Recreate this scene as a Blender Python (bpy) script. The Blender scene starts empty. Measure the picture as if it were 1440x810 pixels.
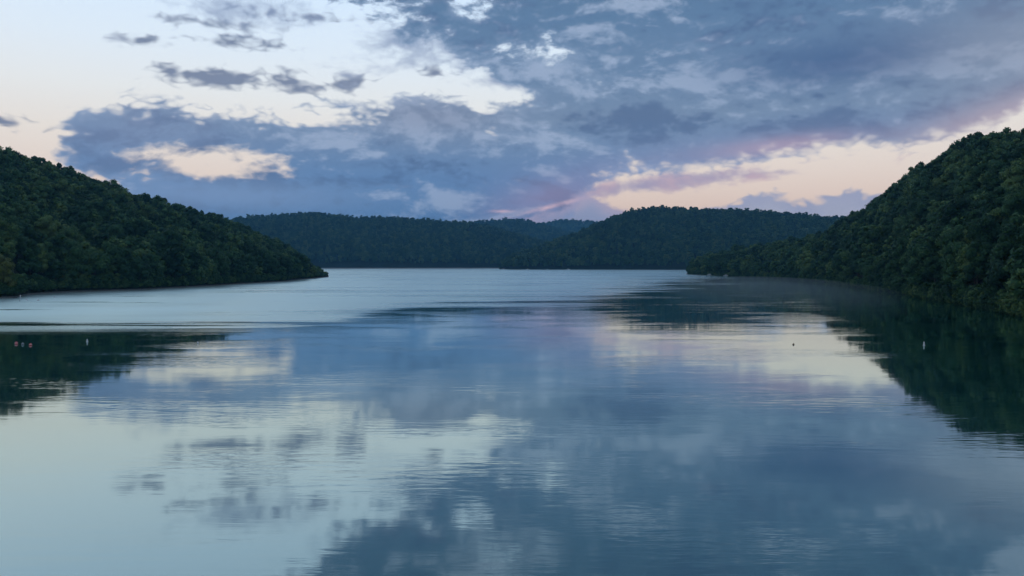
import bpy, bmesh, math, random
import numpy as np
from mathutils import Vector, Matrix

R = math.radians
scene = bpy.context.scene
COL = scene.collection

# ------------------------------------------------------------------ camera
CAM_H = 15.0
FPX = 1050.0            # focal length in pixels of the 1440 px wide photograph
HZ = 372.0              # row of the horizon
PITCH = math.atan((405.0 - HZ) / FPX)
cam_d = bpy.data.cameras.new("camera")
cam_d.sensor_width = 36.0
cam_d.lens = 36.0 * FPX / 1440.0
cam_d.clip_start = 0.5
cam_d.clip_end = 40000.0
cam = bpy.data.objects.new("camera", cam_d)
cam.location = (0, 0, CAM_H)
cam.rotation_euler = (math.pi / 2 - PITCH, 0, 0)
COL.objects.link(cam)
scene.camera = cam

# ------------------------------------------------------------------ exposure / render
scene.view_settings.view_transform = 'Standard'
scene.view_settings.look = 'None'
scene.view_settings.exposure = 0.0
scene.view_settings.gamma = 1.0
scene.view_settings.use_curve_mapping = False
scene.render.engine = 'CYCLES'
cy = scene.cycles
cy.use_denoising = True
cy.max_bounces = 5
cy.diffuse_bounces = 2
cy.glossy_bounces = 3
cy.transmission_bounces = 2
cy.volume_bounces = 0
cy.use_adaptive_sampling = True
cy.adaptive_threshold = 0.02
cy.adaptive_min_samples = 8
cy.sample_clamp_indirect = 4.0


def pix_ae(px, py):
    """azimuth / elevation (radians) of a direction seen at a pixel of the photograph"""
    x, y = (px - 720.0) / FPX, (405.0 - py) / FPX
    d = Vector((x, math.cos(PITCH) + y * math.sin(PITCH), y * math.cos(PITCH) - math.sin(PITCH))).normalized()
    return math.atan2(d.x, d.y), math.asin(d.z)


def srgb(r, g, b):
    def f(c):
        c /= 255.0
        return c / 12.92 if c <= 0.04045 else ((c + 0.055) / 1.055) ** 2.4
    return (f(r), f(g), f(b), 1.0)


# ------------------------------------------------------------------ small node algebra
class NT:
    def __init__(s, tree):
        s.t = tree
        s.n = tree.nodes
        s.l = tree.links

    def node(s, kind, **kw):
        n = s.n.new(kind)
        for k, v in kw.items():
            setattr(n, k, v)
        return n

    def put(s, sock, val):
        if isinstance(val, V):
            s.l.new(val.s, sock)
        elif hasattr(val, 'is_output'):
            s.l.new(val, sock)
        else:
            sock.default_value = val

    def math(s, op, a, b=None, c=None, clamp=False):
        n = s.node('ShaderNodeMath', operation=op, use_clamp=clamp)
        s.put(n.inputs[0], a)
        if b is not None:
            s.put(n.inputs[1], b)
        if c is not None:
            s.put(n.inputs[2], c)
        return V(s, n.outputs[0])

    def smooth(s, x, a, b, lo=0.0, hi=1.0):
        n = s.node('ShaderNodeMapRange', interpolation_type='SMOOTHSTEP')
        s.put(n.inputs['Value'], x)
        n.inputs['From Min'].default_value = a
        n.inputs['From Max'].default_value = b
        n.inputs['To Min'].default_value = lo
        n.inputs['To Max'].default_value = hi
        return V(s, n.outputs['Result'])

    def lin(s, x, a, b, lo=0.0, hi=1.0):
        n = s.node('ShaderNodeMapRange')
        s.put(n.inputs['Value'], x)
        n.inputs['From Min'].default_value = a
        n.inputs['From Max'].default_value = b
        n.inputs['To Min'].default_value = lo
        n.inputs['To Max'].default_value = hi
        return V(s, n.outputs['Result'])

    def mix(s, f, a, b, mode='MIX'):
        n = s.node('ShaderNodeMix', data_type='RGBA', blend_type=mode)
        s.put(n.inputs[0], f)
        s.put(n.inputs[6], a)
        s.put(n.inputs[7], b)
        return n.outputs[2]

    def noise(s, vec, scale, detail=4.0, rough=0.55, lac=2.0, dist=0.0):
        n = s.node('ShaderNodeTexNoise')
        s.put(n.inputs['Vector'], vec)
        n.inputs['Scale'].default_value = scale
        n.inputs['Detail'].default_value = detail
        n.inputs['Roughness'].default_value = rough
        n.inputs['Lacunarity'].default_value = lac
        n.inputs['Distortion'].default_value = dist
        return V(s, n.outputs['Fac'])

    def puff(s, vec, scale):
        n = s.node('ShaderNodeTexVoronoi', feature='SMOOTH_F1')
        s.put(n.inputs['Vector'], vec)
        n.inputs['Scale'].default_value = scale
        n.inputs['Smoothness'].default_value = 0.25
        return V(s, n.outputs['Distance'])

    def vmul(s, vec, xyz):
        n = s.node('ShaderNodeVectorMath', operation='MULTIPLY')
        s.put(n.inputs[0], vec)
        n.inputs[1].default_value = xyz
        return n.outputs[0]

    def vadd(s, vec, other):
        n = s.node('ShaderNodeVectorMath', operation='ADD')
        s.put(n.inputs[0], vec)
        s.put(n.inputs[1], other)
        return n.outputs[0]

    def curve(s, x, pts, x0, x1, y0, y1):
        """piecewise smooth function through pts, extended flat"""
        n = s.node('ShaderNodeFloatCurve')
        m = n.mapping
        m.use_clip = False
        m.extend = 'HORIZONTAL'
        c = m.curves[0]
        q = [((a - x0) / (x1 - x0), (b - y0) / (y1 - y0)) for a, b in sorted(pts)]
        c.points[0].location = q[0]
        c.points[1].location = q[-1]
        for p in q[1:-1]:
            c.points.new(*p)
        for p in c.points:
            p.handle_type = 'AUTO_CLAMPED'
        m.update()
        s.put(n.inputs['Value'], s.lin(x, x0, x1))
        return s.lin(V(s, n.outputs[0]), 0.0, 1.0, y0, y1)

    def ramp(s, x, stops, interp='EASE'):
        n = s.node('ShaderNodeValToRGB')
        r = n.color_ramp
        r.interpolation = interp
        r.elements[0].position, r.elements[0].color = stops[0]
        r.elements[1].position, r.elements[1].color = stops[-1]
        for p, c in stops[1:-1]:
            e = r.elements.new(p)
            e.color = c
        s.put(n.inputs[0], x)
        return n.outputs[0]


class V:
    def __init__(s, nt, sock):
        s.nt, s.s = nt, sock

    def __add__(s, o): return s.nt.math('ADD', s, o)
    __radd__ = __add__
    def __sub__(s, o): return s.nt.math('SUBTRACT', s, o)
    def __rsub__(s, o): return s.nt.math('SUBTRACT', o, s)
    def __mul__(s, o): return s.nt.math('MULTIPLY', s, o)
    __rmul__ = __mul__
    def __truediv__(s, o): return s.nt.math('DIVIDE', s, o)
    def min(s, o): return s.nt.math('MINIMUM', s, o)
    def max(s, o): return s.nt.math('MAXIMUM', s, o)
    def pow(s, o): return s.nt.math('POWER', s, o)
    def abs(s): return s.nt.math('ABSOLUTE', s)
    def exp(s): return s.nt.math('EXPONENT', s)
    def sqrt(s): return s.nt.math('SQRT', s)
    def clamp(s): return s.nt.math('ADD', s, 0.0, clamp=True)


# ------------------------------------------------------------------ world: dusk sky with a broken cloud deck
SUN_EL, SUN_AZ = R(4.0), R(150.0)       # low light from behind the camera, to the right
SKY_STRENGTH = 0.1
SKY_SEED = (10.11, 5.73, 2.31)


def build_world():
    w = bpy.data.worlds.new("World")
    scene.world = w
    w.use_nodes = True
    w.cycles.sampling_method = 'MANUAL'
    w.cycles.sample_map_resolution = 512
    t = NT(w.node_tree)
    t.n.clear()
    out = t.node('ShaderNodeOutputWorld')
    bg = t.node('ShaderNodeBackground')
    bg.inputs['Strength'].default_value = SKY_STRENGTH
    t.l.new(bg.outputs[0], out.inputs[0])
    tc = t.node('ShaderNodeTexCoord')
    d = tc.outputs['Generated']
    sep = t.node('ShaderNodeSeparateXYZ')
    t.l.new(d, sep.inputs[0])
    X, Y, Z = (V(t, sep.outputs[i]) for i in range(3))
    az = t.math('ARCTAN2', X, Y)
    el = t.math('ARCSINE', Z)
    U, W = az * FPX, el * FPX                       # about one pixel of the photograph per unit

    def P(px, py):
        a, e = pix_ae(px, py)
        return a * FPX, e * FPX

    def curve(pts):
        q = [P(*p) for p in pts]
        return t.curve(U, q, -900, 900, -50, 1050)

    comb = t.node('ShaderNodeCombineXYZ')
    t.put(comb.inputs[0], U)
    t.put(comb.inputs[1], W)
    UW = comb.outputs[0]

    def local(px, py, a, b, rot):
        u0, v0 = P(px, py)
        n = t.node('ShaderNodeMapping', vector_type='TEXTURE')
        t.put(n.inputs['Vector'], UW)
        n.inputs['Location'].default_value = (u0, v0, 0)
        n.inputs['Rotation'].default_value = (0, 0, rot)
        n.inputs['Scale'].default_value = (a, b, 1)
        return n.outputs[0]

    def gauss(px, py, a, b, rot=0.0):
        n = t.node('ShaderNodeVectorMath', operation='DOT_PRODUCT')
        q = local(px, py, a, b, rot)
        t.put(n.inputs[0], q)
        t.put(n.inputs[1], q)
        return t.math('POWER', 0.36788, V(t, n.outputs['Value']))

    def blob(px, py, a, b, rot=0.0):
        """signed distance-like field of an ellipse, in pixels"""
        n = t.node('ShaderNodeVectorMath', operation='LENGTH')
        t.put(n.inputs[0], local(px, py, a, b, rot))
        return t.math('MULTIPLY_ADD', V(t, n.outputs['Value']), -b, b)

    # noise fields, in direction space (no seam), flattened towards the horizon
    flat = t.vadd(t.vmul(d, (1.0, 1.0, 2.0)), SKY_SEED)
    fbm = t.noise(flat, 8.5, 6.0, 0.62, dist=0.2)
    fbm_up = t.noise(t.vadd(flat, (0.010, 0.0, 0.024)), 8.5, 5.0, 0.62, dist=0.2)
    low = t.noise(t.vadd(t.vmul(d, (1.0, 1.0, 3.6)), (3.1, 0.7, 1.9)), 4.2, 2.0, 0.5)
    billow = t.noise(t.vadd(flat, (5.2, 1.3, 0.4)), 21.0, 2.0, 0.5)
    N = (fbm - 0.5) * 2.0                            # about -0.5..0.5
    billow2 = t.noise(t.vadd(flat, (1.2, 7.3, 3.4)), 46.0, 1.0, 0.5)
    PF = 0.42 - (billow - 0.5).abs() * 3.6 - (billow2 - 0.5).abs() * 2.2     # rounded puffs with creases between them
    fine = N * 62.0 + PF * 17.0                      # pixels of edge displacement

    # ---- main band and deck
    top = curve([(40, 400), (120, 300), (180, 215), (225, 168), (270, 158), (330, 157), (420, 152), (500, 152),
                 (548, 148), (562, 130), (650, 128), (672, 140), (720, 136), (800, 110), (900, 60)])
    bottom = curve([(90, 230), (130, 256), (165, 275), (215, 420), (760, 420), (800, 330), (835, 262), (870, 246), (930, 238), (1000, 224), (1100, 212),
                    (1180, 200), (1280, 190), (1340, 178), (1400, 160), (1440, 140), (1550, 110)])
    deck_low = curve([(-500, -900), (0, -480), (180, -250), (300, -150), (400, -70), (455, -26), (505, 10), (560, 42), (620, 66), (680, 100),
                      (740, 150), (800, 190), (900, 230)])
    bottom = bottom - t.smooth(U, 760.0, 1150.0) * 420.0          # unseen overcast added behind the camera to dim the hills facing it
    deck_low = deck_low - t.smooth(U, -1100.0, -1700.0) * 1000.0
    lobe = (blob(168, 212, 70, 52, R(8)) * 1.5).max(blob(226, 184, 66, 38) * 1.3).max(blob(300, 190, 110, 28))
    band = (top - W).min(W - bottom).max(lobe)
    deck = (W - deck_low).min(W - bottom)
    soft = N * 30.0 + PF * 9.0
    gapf = blob(276, 231, 92, 20, R(-1)).max(blob(212, 237, 66, 11, R(14)))
    # thin places that let the bright upper sky through
    thin = (gauss(757, 62, 90, 34) * 15.0 + gauss(960, 63, 40, 9) * 22.0 + gauss(735, 128, 60, 10) * 28.0
            + gauss(840, 70, 60, 10) * 12.0 + gauss(610, 80, 120, 30) * 12.0 + gauss(430, 168, 40, 10) * 30.0 + gauss(720, 190, 80, 7) * 24.0)
    upper = t.smooth(W, P(720, 170)[1], P(720, 40)[1])
    under = t.smooth(W - bottom, 60.0, 10.0)
    upper = upper * t.smooth(W, P(720, 10)[1], P(720, -50)[1], 1.0, 0.12)
    dens_main = (band.min(46.0) + PF * 9.0 - N * 14.0).max(deck.min(34.0) + t.smooth(U, P(820, 0)[0], P(930, 0)[0], 0.0, 13.0) - N * under * t.smooth(U, P(800, 0)[0], P(900, 0)[0], 0.0, 34.0) + N * upper * t.smooth(U, P(780, 0)[0], P(960, 0)[0], 62.0, 22.0)) + fine - thin
    m_main = t.smooth(dens_main, -7.0, 17.0)
    m_gap = t.smooth(gapf + soft, -5.0, 9.0)
    m_main = m_main * (1.0 - m_gap)
    litedge = t.smooth(dens_main, 32.0, 2.0)

    # ---- loose small clouds
    sm = None
    for b in [(302, 109, 56, 11, R(3)), (410, 114, 38, 12, R(-6)), (500, 118, 25, 10), (196, 55, 24, 6), (345, 60, 30, 4), (614, 102, 16, 6),
              (-8, 170, 22, 7), (62, 186, 16, 3), (270, 30, 26, 2), (440, 24, 30, 2), (1272, 190, 34, 6), (-170, 120, 70, 13),
              (240, 98, 14, 6)]:
        f = blob(*b)
        sm = f if sm is None else sm.max(f)
    dens_small = sm + N * 10.0 + PF * 12.0 + 1.0
    m_small = t.smooth(dens_small, -3.5, 8.0, 0.0, 0.93)

    # ---- broken wisps that fray the edge of the deck
    wz = gauss(600, 62, 150, 50).max(gauss(340, 10, 170, 20) * 0.78).max(gauss(700, 116, 90, 24)) * 38.0
    m_wisp = t.smooth(wz + N * 62.0 + PF * 14.0 - 25.0, -8.0, 24.0, 0.0, 0.72)

    # ---- streak clouds inside the right hand opening, and the low cumulus under it
    st = blob(930, 258, 160, 12, R(6)).max(blob(1080, 243, 100, 6, R(3))).max(blob(1150, 225, 32, 2.5, R(7)))
    st = st.max(blob(1060, 209, 90, 8, R(3)))
    m_streak = t.smooth(st + N * 24.0 + PF * 5.0, -4.0, 8.0, 0.0, 0.85)
    cum = curve([(840, 450), (930, 330), (1000, 290), (1040, 281), (1078, 269), (1110, 278), (1130, 285), (1165, 276), (1205, 267), (1232, 272), (1262, 262), (1330, 280), (1500, 300)])
    m_cum = t.smooth(cum - W + (N * 12.0 + PF * 13.0), -4.0, 6.0, 0.0, 0.94)
    bank = curve([(450, 460), (560, 350), (640, 325), (700, 312), (760, 298), (800, 282), (826, 272), (850, 286), (880, 294), (905, 302), (960, 340), (1040, 460)])
    m_bank = t.smooth(bank - W + (N * 26.0 + PF * 10.0), -5.0, 8.0, 0.0, 0.9)

    # ---- colours (linear light)
    def at(y):
        return pix_ae(720, y)[1]
    E0, E1 = 0.0, R(60)
    def stop(deg, *c):
        return (R(deg) / E1, srgb(*c))
    eln = t.lin(el, E0, E1)
    clear = t.ramp(eln, [stop(0, 234, 200, 182), stop(4, 238, 208, 188), stop(6.5, 236, 217, 202), stop(9, 234, 224, 213), stop(12, 230, 231, 229),
                         stop(15, 222, 232, 240), stop(20, 209, 229, 248), stop(27, 196, 222, 244), stop(45, 160, 196, 230)], 'LINEAR')
    skyt = t.node('ShaderNodeTexSky', sky_type='NISHITA', sun_disc=False, sun_elevation=SUN_EL, sun_rotation=SUN_AZ,
                  altitude=300.0, air_density=1.0, dust_density=1.0, ozone_density=1.5)
    # daylight share of the clear air: the sky model, the rest the afterglow that lights the thin high haze
    clear = t.mix(1.0, clear, (1.01, 1.03, 1.06, 1), 'MULTIPLY')
    airy = t.mix(0.03, clear, t.mix(1.0, skyt.outputs[0], (0.1, 0.1, 0.1, 1), 'MULTIPLY'))
    cloud = t.ramp(eln, [stop(0, 112, 140, 182), stop(3.5, 88, 125, 170), stop(6.5, 97, 131, 174), stop(9, 112, 137, 171), stop(11, 117, 139, 168),
                         stop(14, 106, 132, 164), stop(18, 93, 123, 157), stop(22, 88, 118, 150), stop(30, 96, 124, 152), stop(45, 140, 160, 182)], 'LINEAR')
    relief = (fbm - fbm_up) * 3.2 + (low - 0.5) * 1.9 + (PF - 0.05) * 0.22
    lift = t.smooth(relief, 0.02, 0.55)
    sink = t.smooth(relief, -0.05, -0.55)
    cloud = t.mix(lift * 0.66, cloud, srgb(166, 182, 208))
    cloud = t.mix(sink * 0.62, cloud, srgb(74, 97, 135))
    cloud = t.mix(litedge * 0.42, cloud, srgb(164, 182, 210))
    cloud = t.mix(gauss(205, 195, 120, 50) * 0.35, cloud, srgb(142, 154, 184))
    cloud = t.mix(gauss(600, 160, 110, 28) * 0.4, cloud, srgb(124, 128, 150))
    cloud = t.mix(gauss(1190, 84, 140, 30) * (0.80 + N * 0.5).clamp(), cloud, srgb(68, 95, 136))
    cloud = t.mix(gauss(1430, 60, 110, 58) * 0.5, cloud, srgb(146, 152, 168))
    cloud = t.mix(gauss(1430, 160, 150, 26, R(14)) * 0.7, cloud, srgb(186, 164, 172))
    cloud = t.mix(gauss(1090, 206, 90, 12, R(4)) * 0.6, cloud, srgb(196, 160, 174))
    cloud = t.mix(gauss(770, 278, 90, 26, R(12)) * 0.42, cloud, srgb(176, 150, 180))
    cloud = t.mix(gauss(960, 225, 220, 26, R(6)) * 0.4, cloud, srgb(140, 144, 178))
    veil = t.mix(gauss(300, 275, 200, 26) * 0.55, cloud, srgb(140, 164, 200))

    col = airy
    col = t.mix(m_small, col, t.mix(lift * 0.5, srgb(112, 125, 152), srgb(160, 172, 196)))
    col = t.mix(m_wisp, col, t.mix(lift * 0.6, srgb(126, 144, 178), srgb(176, 190, 214)))
    stc = t.mix(t.smooth(N, -0.2, 0.4), srgb(152, 146, 180), srgb(206, 172, 182))
    col = t.mix(m_streak, col, stc)
    bankc = t.mix(t.smooth(bank - W + N * 34.0, -2.0, 30.0), srgb(172, 162, 188), srgb(138, 152, 188))
    col = t.mix(m_cum, col, t.mix(t.smooth(cum - W + N * 30.0, 0.0, 34.0), srgb(158, 164, 192), srgb(178, 182, 200)))
    col = t.mix(m_main, col, veil)
    col = t.mix(m_bank, col, bankc)
    rim = gauss(776, 290, 34, 3.0, R(14)).max(gauss(705, 297, 14, 2.0))
    col = t.mix((rim * t.smooth(N, -0.35, 0.1)).clamp() * 0.95, col, srgb(232, 196, 204))
    # ground half of the sphere stays a dim blue grey
    col = t.mix(t.smooth(el, -0.002, -0.05), col, srgb(70, 84, 98))
    sc = t.mix(1.0, col, (1.12 / SKY_STRENGTH,) * 3 + (1,), 'MULTIPLY')
    t.l.new(sc, bg.inputs['Color'])
    return w


build_world()

# ------------------------------------------------------------------ sun: what is left of it, soft and weak
sun_d = bpy.data.lights.new("sun", 'SUN')
sun_d.energy = 0.12
sun_d.angle = R(20)
sun_d.color = (1.0, 0.86, 0.72)
sun = bpy.data.objects.new("sun", sun_d)
sv = Vector((math.sin(SUN_AZ) * math.cos(SUN_EL), math.cos(SUN_AZ) * math.cos(SUN_EL), math.sin(SUN_EL)))
sun.rotation_euler = sv.to_track_quat('Z', 'Y').to_euler()
sun.location = (0, -50, 200)
COL.objects.link(sun)

# ------------------------------------------------------------------ helpers
rng = np.random.default_rng(11)
random.seed(5)


def mesh_np(name, verts, faces_flat, loop_n, mats, face_mat=None, smooth=False, tint=None):
    """mesh from arrays; faces_flat = vertex indices, loop_n = corners of each face"""
    me = bpy.data.meshes.new(name)
    verts = np.asarray(verts, dtype=np.float32)
    fl = np.asarray(faces_flat, dtype=np.int32)
    ln = np.asarray(loop_n, dtype=np.int32)
    me.vertices.add(len(verts))
    me.vertices.foreach_set('co', verts.ravel())
    me.loops.add(len(fl))
    me.loops.foreach_set('vertex_index', fl)
    me.polygons.add(len(ln))
    me.polygons.foreach_set('loop_start', np.concatenate([[0], np.cumsum(ln)[:-1]]).astype(np.int32))
    me.polygons.foreach_set('loop_total', ln)
    for m in mats:
        me.materials.append(m)
    if face_mat is not None:
        me.polygons.foreach_set('material_index', np.asarray(face_mat, dtype=np.int32))
    if smooth:
        me.polygons.foreach_set('use_smooth', np.ones(len(ln), dtype=bool))
    if tint is not None:
        a = me.attributes.new('tint', 'FLOAT', 'POINT')
        a.data.foreach_set('value', np.asarray(tint, dtype=np.float32))
    me.update(calc_edges=True)
    me.validate()
    return me


def link(name, data, parent=None, loc=None, kind=None, label=None, cat=None, group=None):
    o = bpy.data.objects.new(name, data)
    COL.objects.link(o)
    if parent is not None:
        o.parent = parent
    if loc is not None:
        o.location = loc
    for k, v in (('kind', kind), ('label', label), ('category', cat), ('group', group)):
        if v:
            o[k] = v
    return o


def new_mat(name):
    m = bpy.data.materials.new(name)
    m.use_nodes = True
    t = NT(m.node_tree)
    t.n.clear()
    out = t.node('ShaderNodeOutputMaterial')
    return m, t, out


def pos_xyz(t):
    g = t.node('ShaderNodeNewGeometry')
    sep = t.node('ShaderNodeSeparateXYZ')
    t.l.new(g.outputs['Position'], sep.inputs[0])
    return g.outputs['Position'], [V(t, sep.outputs[i]) for i in range(3)]


def principled(t, out, color, rough=0.6, spec=0.3):
    p = t.node('ShaderNodeBsdfPrincipled')
    t.put(p.inputs['Base Color'], color)
    t.put(p.inputs['Roughness'], rough)
    p.inputs['Specular IOR Level'].default_value = spec
    t.l.new(p.outputs[0], out.inputs[0])
    return p


# ------------------------------------------------------------------ materials
def mat_foliage(name, dark, mid, light):
    m, t, out = new_mat(name)
    oi = t.node('ShaderNodeObjectInfo')
    rnd = V(t, oi.outputs['Random'])
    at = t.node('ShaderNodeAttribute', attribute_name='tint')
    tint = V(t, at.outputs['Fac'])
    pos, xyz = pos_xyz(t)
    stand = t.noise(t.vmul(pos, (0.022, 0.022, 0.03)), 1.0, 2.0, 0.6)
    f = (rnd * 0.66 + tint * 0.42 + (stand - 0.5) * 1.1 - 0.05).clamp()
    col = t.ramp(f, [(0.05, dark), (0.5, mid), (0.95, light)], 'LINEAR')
    p = principled(t, out, col, 0.62, 0.12)
    return m


def mat_bark():
    m, t, out = new_mat('bark')
    pos, xyz = pos_xyz(t)
    n = t.noise(t.vmul(pos, (6, 6, 1.2)), 1.0, 4.0)
    col = t.mix(n, (0.035, 0.03, 0.025, 1), (0.10, 0.09, 0.078, 1))
    p = principled(t, out, col, 0.9, 0.1)
    b = t.node('ShaderNodeBump')
    b.inputs['Distance'].default_value = 0.05
    t.put(b.inputs['Height'], n)
    t.l.new(b.outputs[0], p.inputs['Normal'])
    return m


def mat_ground(name='forest_floor', stony=1.0, high=0.85, pale=1.0):
    m, t, out = new_mat(name)
    pos, (x, y, z) = pos_xyz(t)
    n = t.noise(t.vmul(pos, (0.06, 0.06, 0.06)), 1.0, 5.0)
    n2 = t.noise(t.vmul(pos, (0.9, 0.9, 1.5)), 1.0, 5.0, 0.65)
    soil = t.mix(n, (0.010, 0.016, 0.010, 1), (0.022, 0.032, 0.019, 1))
    gravel = t.mix(n2, (0.07 * pale, 0.075 * pale, 0.075 * pale, 1), (0.22 * pale, 0.22 * pale, 0.21 * pale, 1))
    col = t.mix(t.smooth(z + (n2 - 0.5) * 0.9, high, high - 0.4) * stony, soil, gravel)
    p = principled(t, out, col, 0.95, 0.1)
    b = t.node('ShaderNodeBump')
    b.inputs['Distance'].default_value = 0.25
    t.put(b.inputs['Height'], n2)
    t.l.new(b.outputs[0], p.inputs['Normal'])
    return m


def mat_water():
    m, t, out = new_mat('lake_water')
    pos, (x, y, z) = pos_xyz(t)
    # wind reaches the open water; the near water and the strip under the right hand hill lie calm
    edge = t.curve(x, [(-700, 125), (-300, 140), (-150, 150), (-104, 158), (-62, 166), (-48, 196), (-30, 244), (20, 290), (70, 400), (150, 640), (280, 960), (600, 1500), (900, 1900)],
                   -1000, 1000, 0, 2000)
    nb = t.noise(t.vmul(pos, (0.011, 0.034, 1.0)), 1.0, 5.0, 0.66)
    ns = t.noise(t.vadd(t.vmul(pos, (0.0065, 0.055, 1.0)), (7.3, 2.1, 0)), 1.0, 4.0, 0.55)
    nr = t.noise(t.vadd(t.vmul(pos, (0.004, 0.02, 1.0)), (1.3, 9.1, 0)), 1.0, 4.0, 0.6)
    nl = t.noise(t.vadd(t.vmul(pos, (0.016, 0.16, 1.0)), (2.7, 4.4, 0)), 1.0, 3.0, 0.6)
    rel = y / edge - 1.0 + ((nb - 0.5) * 0.8 + (ns - 0.5) * 0.8 + (nl - 0.5) * 0.5) * t.smooth(x, -150.0, 20.0, 0.22, 1.15)
    wind = t.smooth(rel, -0.07, 0.12) * 0.72 + t.smooth(rel, 0.0, 0.6) * 0.28
    slick = t.smooth(ns, 0.59, 0.68) * t.smooth(rel, 3.5, 0.3) * 0.85
    wind = wind * (1.0 - slick)
    spill = t.smooth(nr, 0.60, 0.72) * t.smooth(y, 300.0, 480.0) * 0.55       # cat's paws on the sheltered side
    wind = wind.max(spill)
    calm_n = t.noise(t.vmul(pos, (0.02, 0.045, 1.0)), 1.0, 3.0, 0.6)
    rough = t.math('MULTIPLY_ADD', wind * t.smooth(nr, 0.30, 0.62, 0.62, 1.1), 0.30, 0.034)
    rough = rough + t.smooth(calm_n, 0.45, 0.75) * 0.025
    # ripples: long low crests across the view, in patches
    r1 = t.noise(t.vmul(pos, (0.24, 1.25, 1.0)), 1.0, 2.0, 0.5, dist=0.4)
    r2 = t.noise(t.vmul(pos, (0.7, 3.0, 1.0)), 1.0, 2.0, 0.5)
    swell = t.noise(t.vmul(pos, (0.05, 0.13, 1.0)), 1.0, 2.0, 0.5)
    patch = t.smooth(t.noise(t.vmul(pos, (0.03, 0.07, 1.0)), 1.0, 2.0, 0.5), 0.42, 0.66)
    amp = t.math('MULTIPLY_ADD', patch, 0.92, 0.08)
    h = r1 * amp * 0.024 + r2 * amp * 0.006 + swell * 0.012
    b = t.node('ShaderNodeBump')
    b.inputs['Strength'].default_value = 1.0
    b.inputs['Distance'].default_value = 1.0
    t.put(b.inputs['Height'], h)
    gl = t.node('ShaderNodeBsdfGlossy')
    gl.inputs['Color'].default_value = (0.835, 0.995, 0.985, 1)
    t.put(gl.inputs['Roughness'], rough)
    t.l.new(b.outputs[0], gl.inputs['Normal'])
    df = t.node('ShaderNodeBsdfDiffuse')
    df.inputs['Color'].default_value = (0.004, 0.050, 0.045, 1)
    fr = t.node('ShaderNodeFresnel')
    fr.inputs['IOR'].default_value = 1.33
    fac = V(t, fr.outputs[0]).pow(0.40)
    mx = t.node('ShaderNodeMixShader')
    t.put(mx.inputs[0], fac)
    t.l.new(df.outputs[0], mx.inputs[1])
    t.l.new(gl.outputs[0], mx.inputs[2])
    t.l.new(mx.outputs[0], out.inputs[0])
    return m


def mat_plain(name, col, rough=0.4, var=0.25):
    m, t, out = new_mat(name)
    pos, xyz = pos_xyz(t)
    n = t.noise(t.vmul(pos, (5, 5, 5)), 1.0, 3.0)
    c = t.mix(n, tuple(c * (1 - var) for c in col) + (1,), tuple(min(1, c * (1 + var * 0.4)) for c in col) + (1,))
    principled(t, out, c, rough, 0.4)
    return m


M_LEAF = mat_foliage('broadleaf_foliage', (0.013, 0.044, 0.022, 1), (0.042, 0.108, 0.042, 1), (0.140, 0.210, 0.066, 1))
M_LEAF_OLIVE = mat_foliage('olive_foliage', (0.070, 0.090, 0.026, 1), (0.100, 0.125, 0.034, 1), (0.150, 0.170, 0.050, 1))
M_BARK = mat_bark()
M_GROUND = mat_ground()
M_BANK = mat_ground('wooded_bank', 0.05)
M_BEACH = mat_ground('gravel_beach', 1.0, 3.2, 2.3)
M_WATER = mat_water()
M_RED = mat_plain('red_float_plastic', (0.80, 0.13, 0.11))
M_WHITE = mat_plain('white_float_plastic', (0.80, 0.80, 0.78))
M_GREY = mat_plain('grey_float_plastic', (0.30, 0.33, 0.33))
M_DARK = mat_plain('weathered_dark_wood', (0.10, 0.075, 0.055), 0.8)
M_HULL = mat_plain('white_boat_hull', (0.80, 0.80, 0.79), 0.25)
M_GLASS = mat_plain('boat_window_glass', (0.02, 0.03, 0.035), 0.08)

# ------------------------------------------------------------------ water
water_me = mesh_np('water', [(-6000, -400, 0), (6000, -400, 0), (6000, 9500, 0), (-6000, 9500, 0)], [0, 1, 2, 3], [4], [M_WATER])
link('water', water_me, kind='structure')


# ------------------------------------------------------------------ hills
def smooth01(x):
    x = np.clip(x, 0, 1)
    return x * x * (3 - 2 * x)


def vnoise(x, y, seed):
    """smooth value noise of two arrays"""
    r = np.random.default_rng(seed).random((64, 64))
    xi, yi = np.floor(x).astype(int), np.floor(y).astype(int)
    fx, fy = smooth01(x - xi), smooth01(y - yi)
    g = lambda a, b: r[a % 64, b % 64]
    return (g(xi, yi) * (1 - fx) + g(xi + 1, yi) * fx) * (1 - fy) + (g(xi, yi + 1) * (1 - fx) + g(xi + 1, yi + 1) * fx) * fy - 0.5


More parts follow.
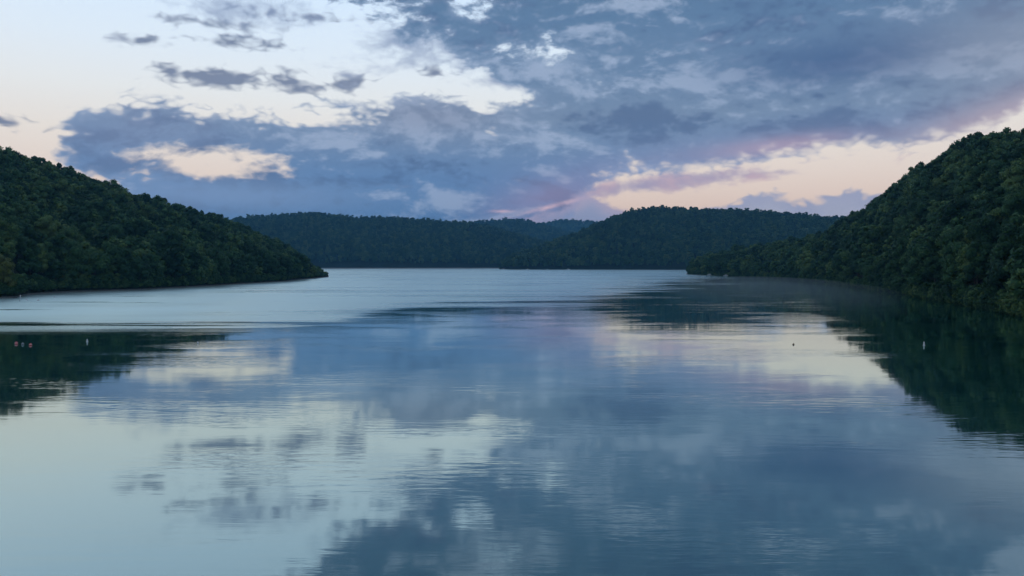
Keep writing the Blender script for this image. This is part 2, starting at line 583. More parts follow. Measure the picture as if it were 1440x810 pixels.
class Hill:
    """a wooded hill: waterline and crest given as columns px -> distance; the crest also has the row of its skyline"""

    def __init__(s, name, shore, ridge, canopy, back, px0, px1, seed, power=1.0, rough=0.0, bank=1.3, mat=None, clear=2.4):
        s.name, s.canopy, s.back, s.px0, s.px1, s.seed, s.power, s.rough = name, canopy, back, px0, px1, seed, power, rough
        s.bank, s.mat, s.clear = bank, mat or M_GROUND, clear
        s.sp, s.sy = np.array([p for p, _ in shore], float), np.array([y for _, y in shore], float)
        s.rp = np.array([r[0] for r in ridge], float)
        s.ry = np.array([r[1] for r in ridge], float)
        s.rz = np.array([CAM_H + (HZ - r[2]) / FPX * r[1] for r in ridge], float)

    def cols(s, px):
        sh, ry, top = np.interp(px, s.sp, s.sy), np.interp(px, s.rp, s.ry), np.interp(px, s.rp, s.rz)
        return sh, ry, top

    def t_of(s, px, y):
        sh, ry, top = s.cols(px)
        return np.where(y < ry, (y - sh) / np.maximum(ry - sh, 1.0), 1.0 + (y - ry) / s.back)

    def height(s, px, t):
        sh, ry, top = s.cols(px)
        crest = np.maximum(top - s.canopy, 1.6)
        bank = s.bank * smooth01(t / 0.03)
        up = bank + (crest - s.bank) * np.clip(t, 0, 1) ** s.power
        down = crest * (1 - smooth01(t - 1)) - 6 * smooth01(t - 1)
        z = np.where(t <= 1, up, down)
        y = sh + (ry - sh) * np.minimum(t, 1) + s.back * np.maximum(t - 1, 0)
        x = (px - 720) / FPX * y
        und = vnoise(x / 170.0, y / 170.0, s.seed + 5) * 14.0 * (s.rough > 1.2) + vnoise(x / 55.0, y / 55.0, s.seed) * 9.0 + vnoise(x / 21.0, y / 21.0, s.seed + 1) * 3.0
        z = z + und * s.rough * np.clip(t * 4, 0, 1) * np.clip(crest / 60, 0, 1) * np.clip((1.0 - t) * 5 + 0.35, 0.1, 1)
        return np.where(t < 0, -4.0 * smooth01(-t / 0.05), z)

    def build(s, step):
        ts = np.array([-0.05, -0.02, 0, 0.008, 0.016, 0.03, 0.06] + list(np.linspace(0.1, 1.0, 26)) + [1.05, 1.12, 1.25, 1.4, 1.6, 1.8, 2.0])
        pxs = np.arange(s.px0, s.px1 + step, step, dtype=float)
        PX, T = np.meshgrid(pxs, ts, indexing='ij')
        sh, ry, top = s.cols(PX)
        Y = sh + (ry - sh) * np.minimum(T, 1) + s.back * np.maximum(T - 1, 0)
        X = (PX - 720) / FPX * Y
        Z = s.height(PX, T)
        vs = np.stack([X, Y, Z], -1).reshape(-1, 3)
        nt = len(ts)
        i, j = np.meshgrid(np.arange(len(pxs) - 1), np.arange(nt - 1), indexing='ij')
        a = (i * nt + j).ravel()
        f = np.stack([a, a + nt, a + nt + 1, a + 1], -1)
        me = mesh_np(s.name, vs, f.ravel(), np.full(len(f), 4), [s.mat], smooth=True)
        return link(s.name, me, kind='structure')

    def scatter(s, spacing, seed, t1=1.16, jit=0.42):
        r = np.random.default_rng(seed)
        pxs = np.linspace(s.px0 + 1, s.px1 - 1, 60)
        sh, ry, top = s.cols(pxs)
        x0 = min(((pxs - 720) / FPX * sh).min(), ((pxs - 720) / FPX * (ry + s.back)).min())
        x1 = max(((pxs - 720) / FPX * sh).max(), ((pxs - 720) / FPX * (ry + s.back)).max())
        gx, gy = np.meshgrid(np.arange(x0, x1, spacing), np.arange(sh.min() - 5, ry.max() + s.back * 0.3, spacing * 0.866), indexing='ij')
        gx = gx + (np.arange(gx.shape[1]) % 2)[None, :] * spacing * 0.5
        x = (gx + r.uniform(-jit, jit, gx.shape) * spacing).ravel()
        y = (gy + r.uniform(-jit, jit, gx.shape) * spacing).ravel()
        px = 720 + FPX * x / y
        t = s.t_of(px, y)
        sh, ry, top = s.cols(px)
        ok = (px > s.px0) & (px < s.px1) & (t > -0.02) & (y - sh > s.clear) & (t < t1)
        x, y, px, t, top = x[ok], y[ok], px[ok], t[ok], top[ok]
        z = np.maximum(s.height(px, t), 0.1)
        return x, y, z, px, t, top


left_hill = Hill('left_hill',
                 [(-600, 350), (-300, 345), (-100, 335), (0, 330), (22, 335), (40, 372), (100, 404), (150, 424), (200, 440), (300, 525), (400, 660), (440, 800), (458, 880), (470, 930)],
                 [(-600, 560, 150), (-300, 600, 172), (-100, 650, 195), (0, 680, 212), (50, 700, 224), (100, 725, 240), (150, 750, 256), (200, 780, 272), (250, 815, 289),
                  (300, 850, 304), (340, 870, 320), (380, 890, 337), (420, 905, 356), (445, 915, 371), (458, 925, 381), (470, 935, 386)],
                 16.5, 260.0, -600, 462, 3, 0.95, 1.0)
right_hill = Hill('right_hill',
                  [(964, 1180), (970, 1130), (1000, 1060), (1040, 930), (1100, 790), (1160, 640), (1200, 500), (1300, 325), (1380, 252), (1440, 212), (1600, 150), (1800, 108), (2100, 80)],
                  [(964, 1215, 376), (975, 1210, 364), (1000, 1190, 356), (1040, 1110, 348), (1080, 1030, 341), (1130, 950, 333), (1160, 900, 320), (1190, 830, 304), (1220, 760, 286),
                   (1260, 680, 257), (1300, 610, 224), (1350, 550, 196), (1400, 505, 183), (1440, 480, 177), (1600, 400, 150), (1800, 330, 130), (2100, 250, 110)],
                  19.5, 240.0, 966, 2050, 7, 0.95, 1.0, 1.3, M_BANK, -0.5)
centre_hill = Hill('centre_hill',
                   [(700, 2300), (715, 2240), (800, 2200), (900, 2150), (1000, 2050), (1300, 1900)],
                   [(700, 2350, 374), (708, 2380, 367), (725, 2450, 358), (745, 2500, 351), (780, 2560, 338), (820, 2620, 323), (860, 2680, 306), (885, 2700, 297), (920, 2700, 292),
                    (960, 2700, 292), (1000, 2700, 294), (1050, 2680, 296), (1100, 2660, 300), (1150, 2640, 305), (1200, 2600, 310), (1300, 2600, 316)],
                   16.0, 420.0, 702, 1290, 13, 0.8, 1.6, 1.6, M_GROUND, 8.0)
far_hill = Hill('far_hill',
                [(200, 2500), (440, 2640), (560, 2660), (700, 2750), (800, 2900)],
                [(200, 3200, 330), (300, 3250, 312), (350, 3300, 304), (400, 3350, 302), (440, 3380, 301), (500, 3400, 305), (560, 3400, 307), (620, 3400, 310), (660, 3400, 313),
                 (690, 3400, 319), (730, 3400, 330), (800, 3400, 352)],
                16.0, 500.0, 210, 795, 17, 0.75, 1.8, 2.4, M_BEACH, 20.0)
distant_ridge = Hill('distant_ridge', [(600, 4200), (900, 4200)],
                     [(600, 4900, 322), (650, 4900, 315), (690, 4900, 311), (715, 4900, 310), (745, 4900, 313), (765, 4900, 318), (800, 4900, 328), (900, 4900, 345)],
                     16.0, 500.0, 605, 890, 23, 0.8, 2.0)
horizon_ridge = Hill('horizon_ridge', [(650, 5600), (980, 5600)],
                     [(650, 6600, 330), (730, 6600, 319), (760, 6600, 315), (785, 6600, 311), (805, 6600, 310), (830, 6600, 312), (870, 6600, 318), (980, 6600, 330)],
                     16.0, 600.0, 655, 970, 29, 0.8, 2.0)
for h, st in ((left_hill, 6), (right_hill, 6), (centre_hill, 5), (far_hill, 5), (distant_ridge, 6), (horizon_ridge, 6)):
    h.build(st)


# ------------------------------------------------------------------ trees
ICO = None


def ico(sub):
    bm = bmesh.new()
    bmesh.ops.create_icosphere(bm, subdivisions=sub, radius=1.0)
    v = np.array([q.co[:] for q in bm.verts])
    f = np.array([[q.index for q in p.verts] for p in bm.faces])
    bm.free()
    return v, f


ICO1, ICO2 = ico(1), ico(2)


def crown_arrays(seed, H, Rc, n_lobes, n_leaf, leaf, base=0.22, core=ICO1):
    """leaf faces on the shells of many uneven lobes, over dark inner cores"""
    r = np.random.default_rng(seed)
    cz = H * (base + 1) / 2
    hz = H * (1 - base) / 2
    cs, rs = [], []
    cs.append((0, 0, cz)); rs.append(Rc * 0.62)
    for k in range(n_lobes):
        a = 2.399963 * k + r.uniform(-0.5, 0.5)
        u = -0.75 + 1.68 * (k + 0.5) / n_lobes + r.uniform(-0.12, 0.12)
        q = math.sqrt(max(0.05, 1 - min(abs(u), 0.98) ** 2.2)) * r.uniform(0.52, 0.78)
        lr = Rc * r.uniform(0.30, 0.50)
        cs.append((math.cos(a) * q * Rc, math.sin(a) * q * Rc, cz + u * (hz - lr * 0.6)))
        rs.append(lr)
    cs, rs = np.array(cs), np.array(rs)
    # leaves
    w = rs ** 2
    which = r.choice(len(cs), n_leaf * 2, p=w / w.sum())
    dirs = r.normal(size=(n_leaf * 2, 3))
    dirs /= np.linalg.norm(dirs, axis=1)[:, None]
    rad = rs[which] * (0.80 + 0.30 * r.random(n_leaf * 2) ** 1.3) * (1 + 0.10 * np.sin(dirs[:, 0] * 7 + which) * np.cos(dirs[:, 2] * 6))
    p = cs[which] + dirs * rad[:, None] * np.array([1, 1, 0.85])
    d = np.linalg.norm(p[:, None, :] - cs[None], axis=2) / rs[None]
    d[np.arange(len(p)), which] = 9
    keep = d.min(1) > 0.80
    p, dirs, which = p[keep][:n_leaf], dirs[keep][:n_leaf], which[keep][:n_leaf]
    n = len(p)
    nrm = dirs * 1.0 + np.array([0, 0, 0.08]) + r.normal(size=(n, 3)) * 0.32
    nrm /= np.linalg.norm(nrm, axis=1)[:, None]
    ref = r.normal(size=(n, 3))
    ta = np.cross(nrm, ref)
    ta /= np.linalg.norm(ta, axis=1)[:, None]
    tb = np.cross(nrm, ta)
    sz = leaf * r.uniform(0.6, 1.35, n)[:, None]
    e = r.uniform(0.55, 0.95, n)[:, None]
    v = np.stack([p - ta * sz, p - tb * sz * e + nrm * sz * 0.15, p + ta * sz, p + tb * sz * e - nrm * sz * 0.2], 1).reshape(-1, 3)
    tint = np.repeat(np.clip(0.5 + 0.28 * r.normal(size=n) + 0.25 * (r.random(len(cs))[which] - 0.5), 0, 1), 4)
    f = np.arange(n * 4)
    ln = np.full(n, 4)
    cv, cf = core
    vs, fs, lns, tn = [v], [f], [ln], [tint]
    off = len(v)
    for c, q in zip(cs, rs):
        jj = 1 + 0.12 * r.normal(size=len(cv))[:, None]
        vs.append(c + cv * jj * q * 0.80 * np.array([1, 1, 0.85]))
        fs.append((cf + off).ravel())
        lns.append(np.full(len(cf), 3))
        tn.append(np.full(len(cv), 0.12))  # cores tinted dark: shade inside the crown put into the colour
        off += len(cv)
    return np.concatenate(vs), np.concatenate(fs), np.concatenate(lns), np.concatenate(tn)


def tube_arrays(path, radii, sides=7):
    vs, fs = [], []
    for k, (p, q) in enumerate(zip(path, radii)):
        p = np.array(p, float)
        nx = np.array(path[min(k + 1, len(path) - 1)], float) - np.array(path[max(k - 1, 0)], float)
        nx /= np.linalg.norm(nx)
        a = np.cross(nx, (0.3, 1, 0.1)); a /= np.linalg.norm(a)
        b = np.cross(nx, a)
        for i in range(sides):
            an = 2 * math.pi * i / sides
            vs.append(p + (a * math.cos(an) + b * math.sin(an)) * q)
    for k in range(len(path) - 1):
        for i in range(sides):
            j = (i + 1) % sides
            fs.append([k * sides + i, k * sides + j, (k + 1) * sides + j, (k + 1) * sides + i])
    return np.array(vs), np.array(fs)


def trunk_mesh(seed, H, Rc):
    r = np.random.default_rng(seed)
    V_, F_ = [], []
    off = 0
    lean = r.uniform(-0.4, 0.4, 2)
    main = [(lean[0] * q * q, lean[1] * q * q, -0.8 + q * H * 0.86) for q in np.linspace(0, 1, 7)]
    rad = [0.42, 0.30, 0.26, 0.22, 0.17, 0.11, 0.04]
    parts = [(main, rad)]
    for k in range(7):
        q = 0.30 + 0.085 * k
        a = 2.4 * k + r.uniform(-0.4, 0.4)
        b0 = np.array([lean[0] * q * q, lean[1] * q * q, -0.8 + q * H * 0.86])
        L = Rc * r.uniform(0.6, 0.8)
        pts = [b0 + np.array([math.cos(a) * L * s_, math.sin(a) * L * s_, L * 0.55 * s_ ** 1.4]) for s_ in (0, 0.35, 0.7, 1.0)]
        parts.append((pts, [0.13, 0.10, 0.06, 0.02]))
    for p, q in parts:
        v, f = tube_arrays(p, q)
        V_.append(v); F_.append(f + off); off += len(v)
    V_, F_ = np.concatenate(V_), np.concatenate(F_)
    return mesh_np('trunk', V_, F_.ravel(), np.full(len(F_), 4), [M_BARK], smooth=True)


def crown_mesh(name, seed, H, Rc, nl, n, leaf, mat=None, base=0.22, core=ICO1):
    v, f, ln, tn = crown_arrays(seed, H, Rc, nl, n, leaf, base, core)
    return mesh_np(name, v, f, ln, [mat or M_LEAF], tint=tn)


H0 = 17.0
SHAPES = [(17.0, 5.4, 13), (20.0, 5.2, 14), (14.5, 6.2, 12), (19.0, 6.0, 15), (17.5, 4.0, 12)]
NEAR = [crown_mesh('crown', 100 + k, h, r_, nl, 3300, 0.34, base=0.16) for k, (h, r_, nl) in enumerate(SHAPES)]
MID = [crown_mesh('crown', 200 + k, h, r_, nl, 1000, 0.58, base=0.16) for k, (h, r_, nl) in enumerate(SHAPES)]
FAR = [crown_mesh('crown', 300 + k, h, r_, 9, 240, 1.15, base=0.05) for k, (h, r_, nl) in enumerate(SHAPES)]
OLIVE = [crown_mesh('crown', 400 + k, h, r_, nl, 3000, 0.36, M_LEAF_OLIVE, base=0.06) for k, (h, r_, nl) in enumerate(SHAPES[:2])]
TRUNK = [trunk_mesh(500 + k, h, r_) for k, (h, r_, nl) in enumerate(SHAPES)]


def protos(name, meshes):
    c = bpy.data.collections.new(name)
    for k, me in enumerate(meshes):
        o = bpy.data.objects.new('%s_%s' % (name, 'abcde'[k]), me)
        c.objects.link(o)
    return c


C_MID, C_FAR = protos('hillside_crown', MID), protos('distant_crown', FAR)


def instancer_tree():
    ng = bpy.data.node_groups.new('forest_instances', 'GeometryNodeTree')
    ng.interface.new_socket('Geometry', in_out='INPUT', socket_type='NodeSocketGeometry')
    ng.interface.new_socket('Crowns', in_out='INPUT', socket_type='NodeSocketCollection')
    ng.interface.new_socket('Geometry', in_out='OUTPUT', socket_type='NodeSocketGeometry')
    n, l = ng.nodes, ng.links
    gi, go = n.new('NodeGroupInput'), n.new('NodeGroupOutput')
    ci = n.new('GeometryNodeCollectionInfo')
    ci.inputs['Separate Children'].default_value = True
    ci.inputs['Reset Children'].default_value = True
    l.new(gi.outputs['Crowns'], ci.inputs['Collection'])
    iop = n.new('GeometryNodeInstanceOnPoints')
    iop.inputs['Pick Instance'].default_value = True
    l.new(gi.outputs['Geometry'], iop.inputs['Points'])
    l.new(ci.outputs[0], iop.inputs['Instance'])

    def attr(name, typ):
        a = n.new('GeometryNodeInputNamedAttribute')
        a.data_type = typ
        a.inputs['Name'].default_value = name
        return a.outputs[0]
    l.new(attr('pick', 'INT'), iop.inputs['Instance Index'])
    l.new(attr('turn', 'FLOAT_VECTOR'), iop.inputs['Rotation'])
    l.new(attr('size', 'FLOAT_VECTOR'), iop.inputs['Scale'])
    l.new(iop.outputs[0], go.inputs[0])
    return ng


NG = instancer_tree()


def forest(name, pts, size, coll, label, cat='forest', nvar=5):
    n = len(pts)
    me = bpy.data.meshes.new(name)
    me.vertices.add(n)
    me.vertices.foreach_set('co', np.asarray(pts, dtype=np.float32).ravel())
    r = np.random.default_rng(n)
    a = me.attributes.new('pick', 'INT', 'POINT')
    a.data.foreach_set('value', r.integers(0, nvar, n).astype(np.int32))
    a = me.attributes.new('turn', 'FLOAT_VECTOR', 'POINT')
    a.data.foreach_set('vector', np.stack([r.normal(0, 0.05, n), r.normal(0, 0.05, n), r.uniform(0, 6.28, n)], -1).astype(np.float32).ravel())
    a = me.attributes.new('size', 'FLOAT_VECTOR', 'POINT')
    a.data.foreach_set('vector', np.asarray(size, dtype=np.float32).ravel())
    o = link(name, me, kind='stuff', label=label, cat=cat)
    md = o.modifiers.new('forest', 'NODES')
    md.node_group = NG
    for it in NG.interface.items_tree:
        if it.in_out == 'INPUT' and it.name == 'Crowns':
            md[it.identifier] = coll
    return o


def sizes(n, top, seed, lo=0.55, hi=1.25):
    r = np.random.default_rng(seed)
    s = r.uniform(lo, hi, n) * np.clip(top / 26.0, 0.30, 1.0)
    w = s * r.uniform(0.88, 1.18, n)
    return np.stack([w, w, s], -1)


# ---- near hills: pick the 300 trees that show largest, the rest is forest
cand = []
for hid, hill, sp, seed in ((0, left_hill, 7.9, 41), (1, right_hill, 8.0, 43)):
    x, y, z, px, t, top = hill.scatter(sp, seed)
    sz = sizes(len(x), top, seed + 1)
    sz = sz * (1.0 + 0.55 * vnoise(x / 34.0, y / 34.0, seed + 9) * np.clip(1.4 - t, 0, 1))[:, None]
    drop = np.random.default_rng(seed + 3).random(len(x)) < 0.07
    x, y, z, px, t, sz = (q[~drop] for q in (x, y, z, px, t, sz))
    for k in range(len(x)):
        cand.append((hid, x[k], y[k], z[k], px[k], t[k], sz[k, 0], sz[k, 2]))
cand.sort(key=lambda c: c[2])
sky_col = np.full(1600, 2000.0)
best = []
for i, (hid, x, y, z, px, t, sw, sh) in enumerate(cand):
    half = 5.2 * sw * FPX / y
    a, b = int(max(0, px - half * 0.7)) , int(min(1439, px + half * 0.7))
    if b <= a + 1 or px < -10 or px > 1450:
        continue
    row = HZ - (z + 17.0 * sh - CAM_H) * FPX / y
    seen = np.clip(sky_col[a:b] - row, 0, 17.0 * sh * FPX / y).mean()
    sky_col[a:b] = np.minimum(sky_col[a:b], row + 2)
    if seen > 3:
        best.append((seen * (b - a), i))
best.sort(reverse=True)
chosen = set(i for _, i in best[:292])


def tree(x, y, z, sw, sh, var, turn, crowns, label, group, name='broadleaf_tree'):
    o = link(name, None, loc=(x, y, z - 0.25), label=label, cat='tree', group=group)
    o.empty_display_size = 1.0
    o.scale = (sw, sw, sh)
    o.rotation_euler = (0, 0, turn)
    link('trunk', TRUNK[var], o)
    link('crown', crowns[var], o)
    return o


ORD = ('first second third fourth fifth sixth seventh eighth ninth tenth eleventh twelfth thirteenth fourteenth fifteenth sixteenth '
       'seventeenth eighteenth nineteenth twentieth').split()
ORD += ['twenty-' + q for q in ORD[:9]] + ['thirtieth'] + ['thirty-' + q for q in ORD[:9]] + ['fortieth'] + ['forty-' + q for q in ORD[:9]] + ['fiftieth'] + ['fifty-' + q for q in ORD[:9]]
trees = [(i, cand[i]) for i in chosen]
NAME = {0: 'left', 1: 'right'}
rows = {}
for hid in (0, 1):
    hill = (left_hill, right_hill)[hid]
    byrow = {}
    for i, c in trees:
        if c[0] == hid:
            d_ = c[2] - float(hill.cols(c[4])[0])
            byrow.setdefault(int(d_ // 9.0), []).append((c[4], i))
    for k, key in enumerate(sorted(byrow)):
        for q, (_, i) in enumerate(sorted(byrow[key], reverse=(hid == 1))):
            if k == 0:
                rows[i] = 'waterline tree on the %s shore, %s from the %s edge of the picture' % (NAME[hid], ORD[q], NAME[hid])
            else:
                rows[i] = '%s hillside tree, %s row above the water, %s from the %s picture edge' % (NAME[hid], ORD[k], ORD[q], NAME[hid])
ranked = {i: k for k, (_, i) in enumerate(best[:292])}
for i, (hid, x, y, z, px, t, sw, sh) in sorted(trees):
    r = random.Random(i)
    tree(x, y, z, sw, sh, r.randrange(5), r.uniform(0, 6.28), NEAR if ranked[i] < 110 else MID, rows[i], '%s hillside trees' % NAME[hid])

# two single trees that stand out
k = left_hill
def on_hill(hill, px, t):
    sh, ry, top = hill.cols(np.array([px], float))
    y = float(sh[0] + (ry[0] - sh[0]) * t)
    return (px - 720) / FPX * y, y, float(hill.height(np.array([px], float), np.array([t]))[0])


x, y, z = on_hill(left_hill, 4, 0.012)
tree(x, y, z, 1.0, 1.08, 0, 0.7, OLIVE, 'olive green tree standing out over the water at the left picture edge', 'left hillside trees')
x, y, z = on_hill(left_hill, 78, 0.03)
tree(x, y, z, 0.85, 0.55, 1, 2.1, OLIVE, 'low rounded olive green tree on the left shore', 'left hillside trees')
x, y, z = on_hill(centre_hill, 888, 0.99)
tree(x, y, z, 1.25, 1.5, 3, 0.3, MID, 'lone taller tree poking above the ridge of the central hill', None)

for hid, side in ((0, 'left'), (1, 'right')):
    rest = [c for i, c in enumerate(cand) if c[0] == hid and i not in chosen]
    forest('hillside_forest', [(c[1], c[2], c[3] - 0.25) for c in rest], [(c[6], c[6], c[7]) for c in rest], C_MID,
           'dense dark green woodland covering the %s hillside' % side)

for hill, sp, seed, lo, hi, lab, jit in (
        (centre_hill, 13.0, 51, 0.65, 1.5, 'woodland on the wooded hill in the centre right distance', 0.45),
        (far_hill, 14.0, 53, 0.7, 1.6, 'woodland on the long low hill across the lake', 0.45),
        (distant_ridge, 20.0, 55, 1.2, 2.1, 'woodland on the blue ridge behind the long far hill', 0.45),
        (horizon_ridge, 24.0, 57, 1.4, 2.3, 'woodland on the faintest blue ridge at the horizon', 0.45)):
    x, y, z, px, t, top = hill.scatter(sp, seed, jit=jit)
    if hill is far_hill:                              # a narrow clearing running down the slope
        cut = np.abs(px - (662 - (t - 0.55) * -26 - 8)) < 3.0
        cut &= (t > 0.62) & (t < 0.95)
        x, y, z, px, t, top = (q[~cut] for q in (x, y, z, px, t, top))
    forest('distant_forest', np.stack([x, y, z - 0.5], -1), sizes(len(x), top, seed, lo, hi), C_FAR, lab)

# ---- bushes that close the foot of the woods along the waterline, stones on the bank
v_, f_ = ICO2
stone = []
for k in range(4):
    r = np.random.default_rng(700 + k)
    q = v_ * (1 + 0.22 * r.normal(size=len(v_))[:, None] * 0.6) * np.array([1.0, 0.75, 0.5])
    stone.append(mesh_np('stone', q, f_.ravel(), np.full(len(f_), 3), [M_GROUND]))
C_STONE = protos('bank_stone', stone)
for hill, side, seed, n_b, d0, d1 in ((left_hill, 'left', 61, 1500, 2.5, 9.0), (right_hill, 'right', 62, 3000, -1.2, 5.0)):
    r = np.random.default_rng(seed)
    lo_, hi_ = (-150, hill.px1 - 4) if side == 'left' else (hill.px0 + 2, 1620)
    pxs = r.uniform(lo_, hi_, n_b)
    sh, ry, top = hill.cols(pxs)
    y = sh + r.uniform(d0, d1, n_b)
    w = r.uniform(0.14, 0.34, n_b) * np.where(r.random(n_b) < 0.12, 1.5, 1.0)
    z = hill.height(pxs, hill.t_of(pxs, y))
    forest('shoreline_bushes', np.stack([(pxs - 720) / FPX * y, y, np.maximum(z, 0.2) - (1.1 if side == 'right' else 0.6)], -1), np.stack([w * 1.15, w * 1.15, w], -1), C_MID,
           'low bushes crowding the waterline of the %s shore' % side, 'bushes')
    n_s = 900 if side == 'left' else 60
    pxs = r.uniform(lo_, hi_, n_s)
    sh, ry, top = hill.cols(pxs)
    y = sh + r.uniform(-1.2, 2.5, n_s)
    w = r.uniform(0.12, 0.5, n_s) * np.where(r.random(n_s) < 0.06, 2.2, 1.0)
    forest('bank_stones', np.stack([(pxs - 720) / FPX * y, y, np.maximum(hill.height(pxs, hill.t_of(pxs, y)), 0.0)], -1), np.stack([w, w, w], -1), C_STONE,
           'grey stones strewn along the %s waterline' % side, 'stones', 4)


# ------------------------------------------------------------------ things on the water
def lathe(name, prof, mat, sides=20):
    vs, fs = [], []
    n = len(prof)
    for k in range(sides):
        a = 2 * math.pi * k / sides
        for q, h in prof:
            vs.append((math.cos(a) * q, math.sin(a) * q, h))
    for k in range(sides):
        m_ = (k + 1) % sides
        for j in range(n - 1):
            fs.append((k * n + j, m_ * n + j, m_ * n + j + 1, k * n + j + 1))
    me = bpy.data.meshes.new(name)
    me.from_pydata(vs, [], fs)
    me.materials.append(mat)
    for p in me.polygons:
        p.use_smooth = True
    me.update()
    return me


def on_water(px, py):
    y = CAM_H * FPX / (py - HZ)
    return ((px - 720) / FPX * y, y, 0.0)


def ball(r_, z0, n=9, lo=-0.5, hi=0.5):
    return [(max(0.004, r_ * math.cos(math.pi * q)), z0 + r_ * math.sin(math.pi * q)) for q in np.linspace(lo, hi, n)]


def round_buoy(px, py, mat, label, group, rad=0.27, band=M_WHITE):
    o = link('marker_buoy', None, loc=on_water(px, py), label=label, cat='buoy', group=group)
    link('float', lathe('float', ball(rad, rad * 0.55), mat), o)
    link('band', lathe('band', [(rad * 0.96, rad * 0.60), (rad * 1.03, rad * 0.62), (rad * 1.03, rad * 0.80), (rad * 0.95, rad * 0.84)], band), o)
    link('lifting_eye', lathe('lifting_eye', [(0.05, rad * 1.5), (0.06, rad * 1.62), (0.04, rad * 1.75), (0.004, rad * 1.78)], M_GREY), o)
    return o


def spar_buoy(px, py, label, group, hgt=0.56, mat=M_WHITE, rad=0.11):
    o = link('spar_buoy', None, loc=on_water(px, py), label=label, cat='buoy', group=group)
    link('pole', lathe('pole', [(0.004, -0.4), (rad, -0.4), (rad, hgt * 0.7), (rad * 0.8, hgt * 0.92), (rad * 0.4, hgt), (0.004, hgt)], mat), o)
    link('collar', lathe('collar', [(rad, 0.0), (rad * 1.9, 0.02), (rad * 2.0, 0.09), (rad * 1.3, 0.14), (rad, 0.15)], mat), o)
    return o


round_buoy(21, 484, M_RED, 'red round buoy, leftmost of three floating off the left shore', 'round buoys')
round_buoy(30, 485, M_GREY, 'dull grey round buoy between two red ones', 'round buoys', 0.24, M_GREY)
round_buoy(41, 486, M_RED, 'red round buoy with white band, rightmost of the three', 'round buoys', 0.25)
spar_buoy(121, 481, 'slim white marker buoy in the dark reflection of the left hill', 'spar buoys')
spar_buoy(277, 483, 'small white marker buoy at the tip of the left hill reflection', 'spar buoys', 0.34, M_WHITE, 0.10)
spar_buoy(1301, 486, 'slim white marker buoy in the dark reflection of the right hill', 'spar buoys', 0.70)
spar_buoy(1117, 485, 'small dark marker buoy in the pale reflection at right', 'spar buoys', 0.28, M_DARK, 0.10)


def leaning_post(px, py, label):
    o = link('mooring_post', None, loc=on_water(px, py), label=label, cat='post')
    o.rotation_euler = (0, R(9), 0)
    link('shaft', lathe('shaft', [(0.004, -1.0), (0.15, -1.0), (0.13, 2.3), (0.004, 2.35)], M_WHITE), o)
    link('cap', lathe('cap', [(0.17, 2.25), (0.18, 2.4), (0.10, 2.5), (0.004, 2.52)], M_WHITE), o)


leaning_post(27, 423.5, 'leaning white post in the water by the left shore')
for (px, py, q, lab) in ((37, 422.5, 0.42, 'low white float just right of the leaning white post'),
                         (53, 423, 0.40, 'white float second from the leaning white post'),
                         (76, 418.5, 0.36, 'white float farthest from the leaning white post')):
    o = link('mooring_float', None, loc=on_water(px, py), label=lab, cat='float', group='white floats by the left shore')
    link('float', lathe('float', ball(q, q * 0.45), M_WHITE), o)
    link('neck', lathe('neck', [(0.12, q * 1.3), (0.10, q * 1.75), (0.004, q * 1.78)], M_GREY), o)


def boat_meshes():
    secs = []
    L, Bm = 6.4, 1.15
    for q in np.linspace(0, 1, 9):
        xx = -L / 2 + L * q
        w = Bm * (1 - max(0, (q - 0.35) / 0.65) ** 2.2) + 0.02
        sheer = 0.75 + 0.35 * q ** 2
        keel = -0.25 + 0.45 * max(0, q - 0.75) / 0.25
        secs.append([(xx, -w, sheer), (xx, -w * 0.86, 0.1 + keel * 0.3), (xx, 0, keel), (xx, w * 0.86, 0.1 + keel * 0.3), (xx, w, sheer)])
    vs = [p for s_ in secs for p in s_]
    fs = []
    for a in range(8):
        for b in range(4):
            fs.append((a * 5 + b, a * 5 + b + 1, (a + 1) * 5 + b + 1, (a + 1) * 5 + b))
        fs.append((a * 5 + 4, a * 5, (a + 1) * 5, (a + 1) * 5 + 4))
    fs.append((4, 3, 2, 1, 0))
    hull = bpy.data.meshes.new('hull')
    hull.from_pydata(vs, [], fs)
    hull.materials.append(M_HULL)

    def block(name, lo, hi, inset, mat):
        (x0, y0, z0), (x1, y1, z1) = lo, hi
        i = inset
        me = bpy.data.meshes.new(name)
        me.from_pydata([(x0, y0, z0), (x1, y0, z0), (x1, y1, z0), (x0, y1, z0), (x0 + i, y0 + i, z1), (x1 - 2 * i, y0 + i, z1), (x1 - 2 * i, y1 - i, z1), (x0 + i, y1 - i, z1)],
                       [], [(0, 3, 2, 1), (4, 5, 6, 7), (0, 1, 5, 4), (1, 2, 6, 5), (2, 3, 7, 6), (3, 0, 4, 7)])
        me.materials.append(mat)
        return me
    cabin = block('cabin', (-1.2, -0.85, 0.78), (1.4, 0.85, 1.9), 0.12, M_HULL)
    win = block('windscreen', (-1.0, -0.87, 1.2), (1.28, 0.87, 1.6), 0.05, M_GLASS)
    return hull, cabin, win


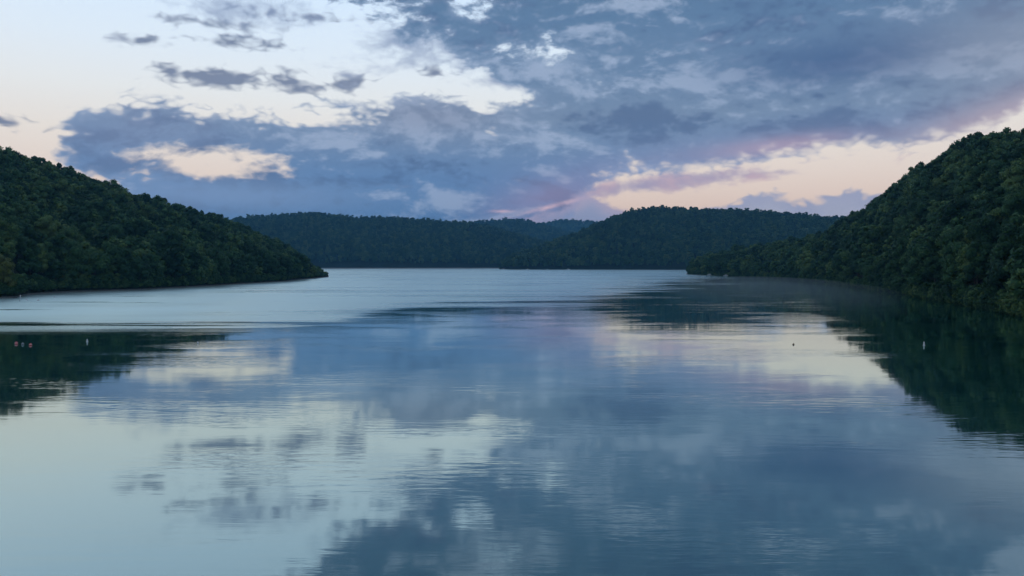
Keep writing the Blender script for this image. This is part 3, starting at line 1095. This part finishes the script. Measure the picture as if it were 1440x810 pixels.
BOAT = boat_meshes()
for k, (px, hill, scale, turn, lab) in enumerate((
        (708, centre_hill, 1.5, 0.2, 'white boat lying at the left tip of the central shore'),
        (742, centre_hill, 1.4, 2.9, 'white boat second from the left tip of the central shore'),
        (770, centre_hill, 1.0, 0.5, 'faint low boat between the two brighter ones on the central shore'),
        (799, centre_hill, 1.7, 0.1, 'broad white boat halfway along the central shore'),
        (966, right_hill, 0.9, 0.2, 'small white boat off the tip of the right hand point'),
        (998, right_hill, 1.0, 0.1, 'bright white boat under the trees of the right hand point'),
        (1021, right_hill, 1.1, -0.2, 'long pale boat right of the bright one under the trees'))):
    yy = float(hill.cols(np.array([float(px)]))[0][0]) - 9.0 * (1 + 1.5 * (hill is centre_hill))
    o = link('moored_boat', None, loc=((px - 720) / FPX * yy, yy, 0.0), label=lab, cat='boat', group='small boats along the far shores')
    o.scale = (scale,) * 3
    o.rotation_euler = (0, 0, turn)
    for nm, me in zip(('hull', 'cabin', 'windscreen'), BOAT):
        link(nm, me, o)

# ------------------------------------------------------------------ haze
HAZE_D = 9.0e-5
bm = bmesh.new()
bmesh.ops.create_cube(bm, size=1.0)
for v in bm.verts:
    v.co = (v.co.x * 12400, 4450 + v.co.y * 10300, 174.5 + v.co.z * 351)
hz_me = bpy.data.meshes.new('haze')
bm.to_mesh(hz_me)
bm.free()
hm, ht, hout = new_mat('evening_haze')
pv = ht.node('ShaderNodeVolumePrincipled')
pv.inputs['Color'].default_value = (0.20, 0.60, 1.0, 1)
pv.inputs['Density'].default_value = HAZE_D
ht.l.new(pv.outputs[0], hout.inputs['Volume'])
hz_me.materials.append(hm)
link('haze', hz_me, kind='stuff', label='thin blue evening haze over the whole lake', cat='haze')

# a breath of mist lying on the sheltered water under the right hand hill
bm = bmesh.new()
bmesh.ops.create_uvsphere(bm, u_segments=40, v_segments=20, radius=1.0)
bm.transform(Matrix.Translation((168, 500, 2.2)) @ Matrix.Rotation(R(-16), 4, 'Z') @ Matrix.Diagonal((62, 300, 2.1, 1)))
ms_me = bpy.data.meshes.new('mist')
bm.to_mesh(ms_me)
bm.free()
mm, mt, mout = new_mat('water_mist')
pv = mt.node('ShaderNodeVolumePrincipled')
pv.inputs['Color'].default_value = (0.75, 0.86, 0.95, 1)
pv.inputs['Density'].default_value = 0.0014
mt.l.new(pv.outputs[0], mout.inputs['Volume'])
ms_me.materials.append(mm)
link('mist', ms_me, kind='stuff', label='faint mist lying on the water under the right hill', cat='mist')
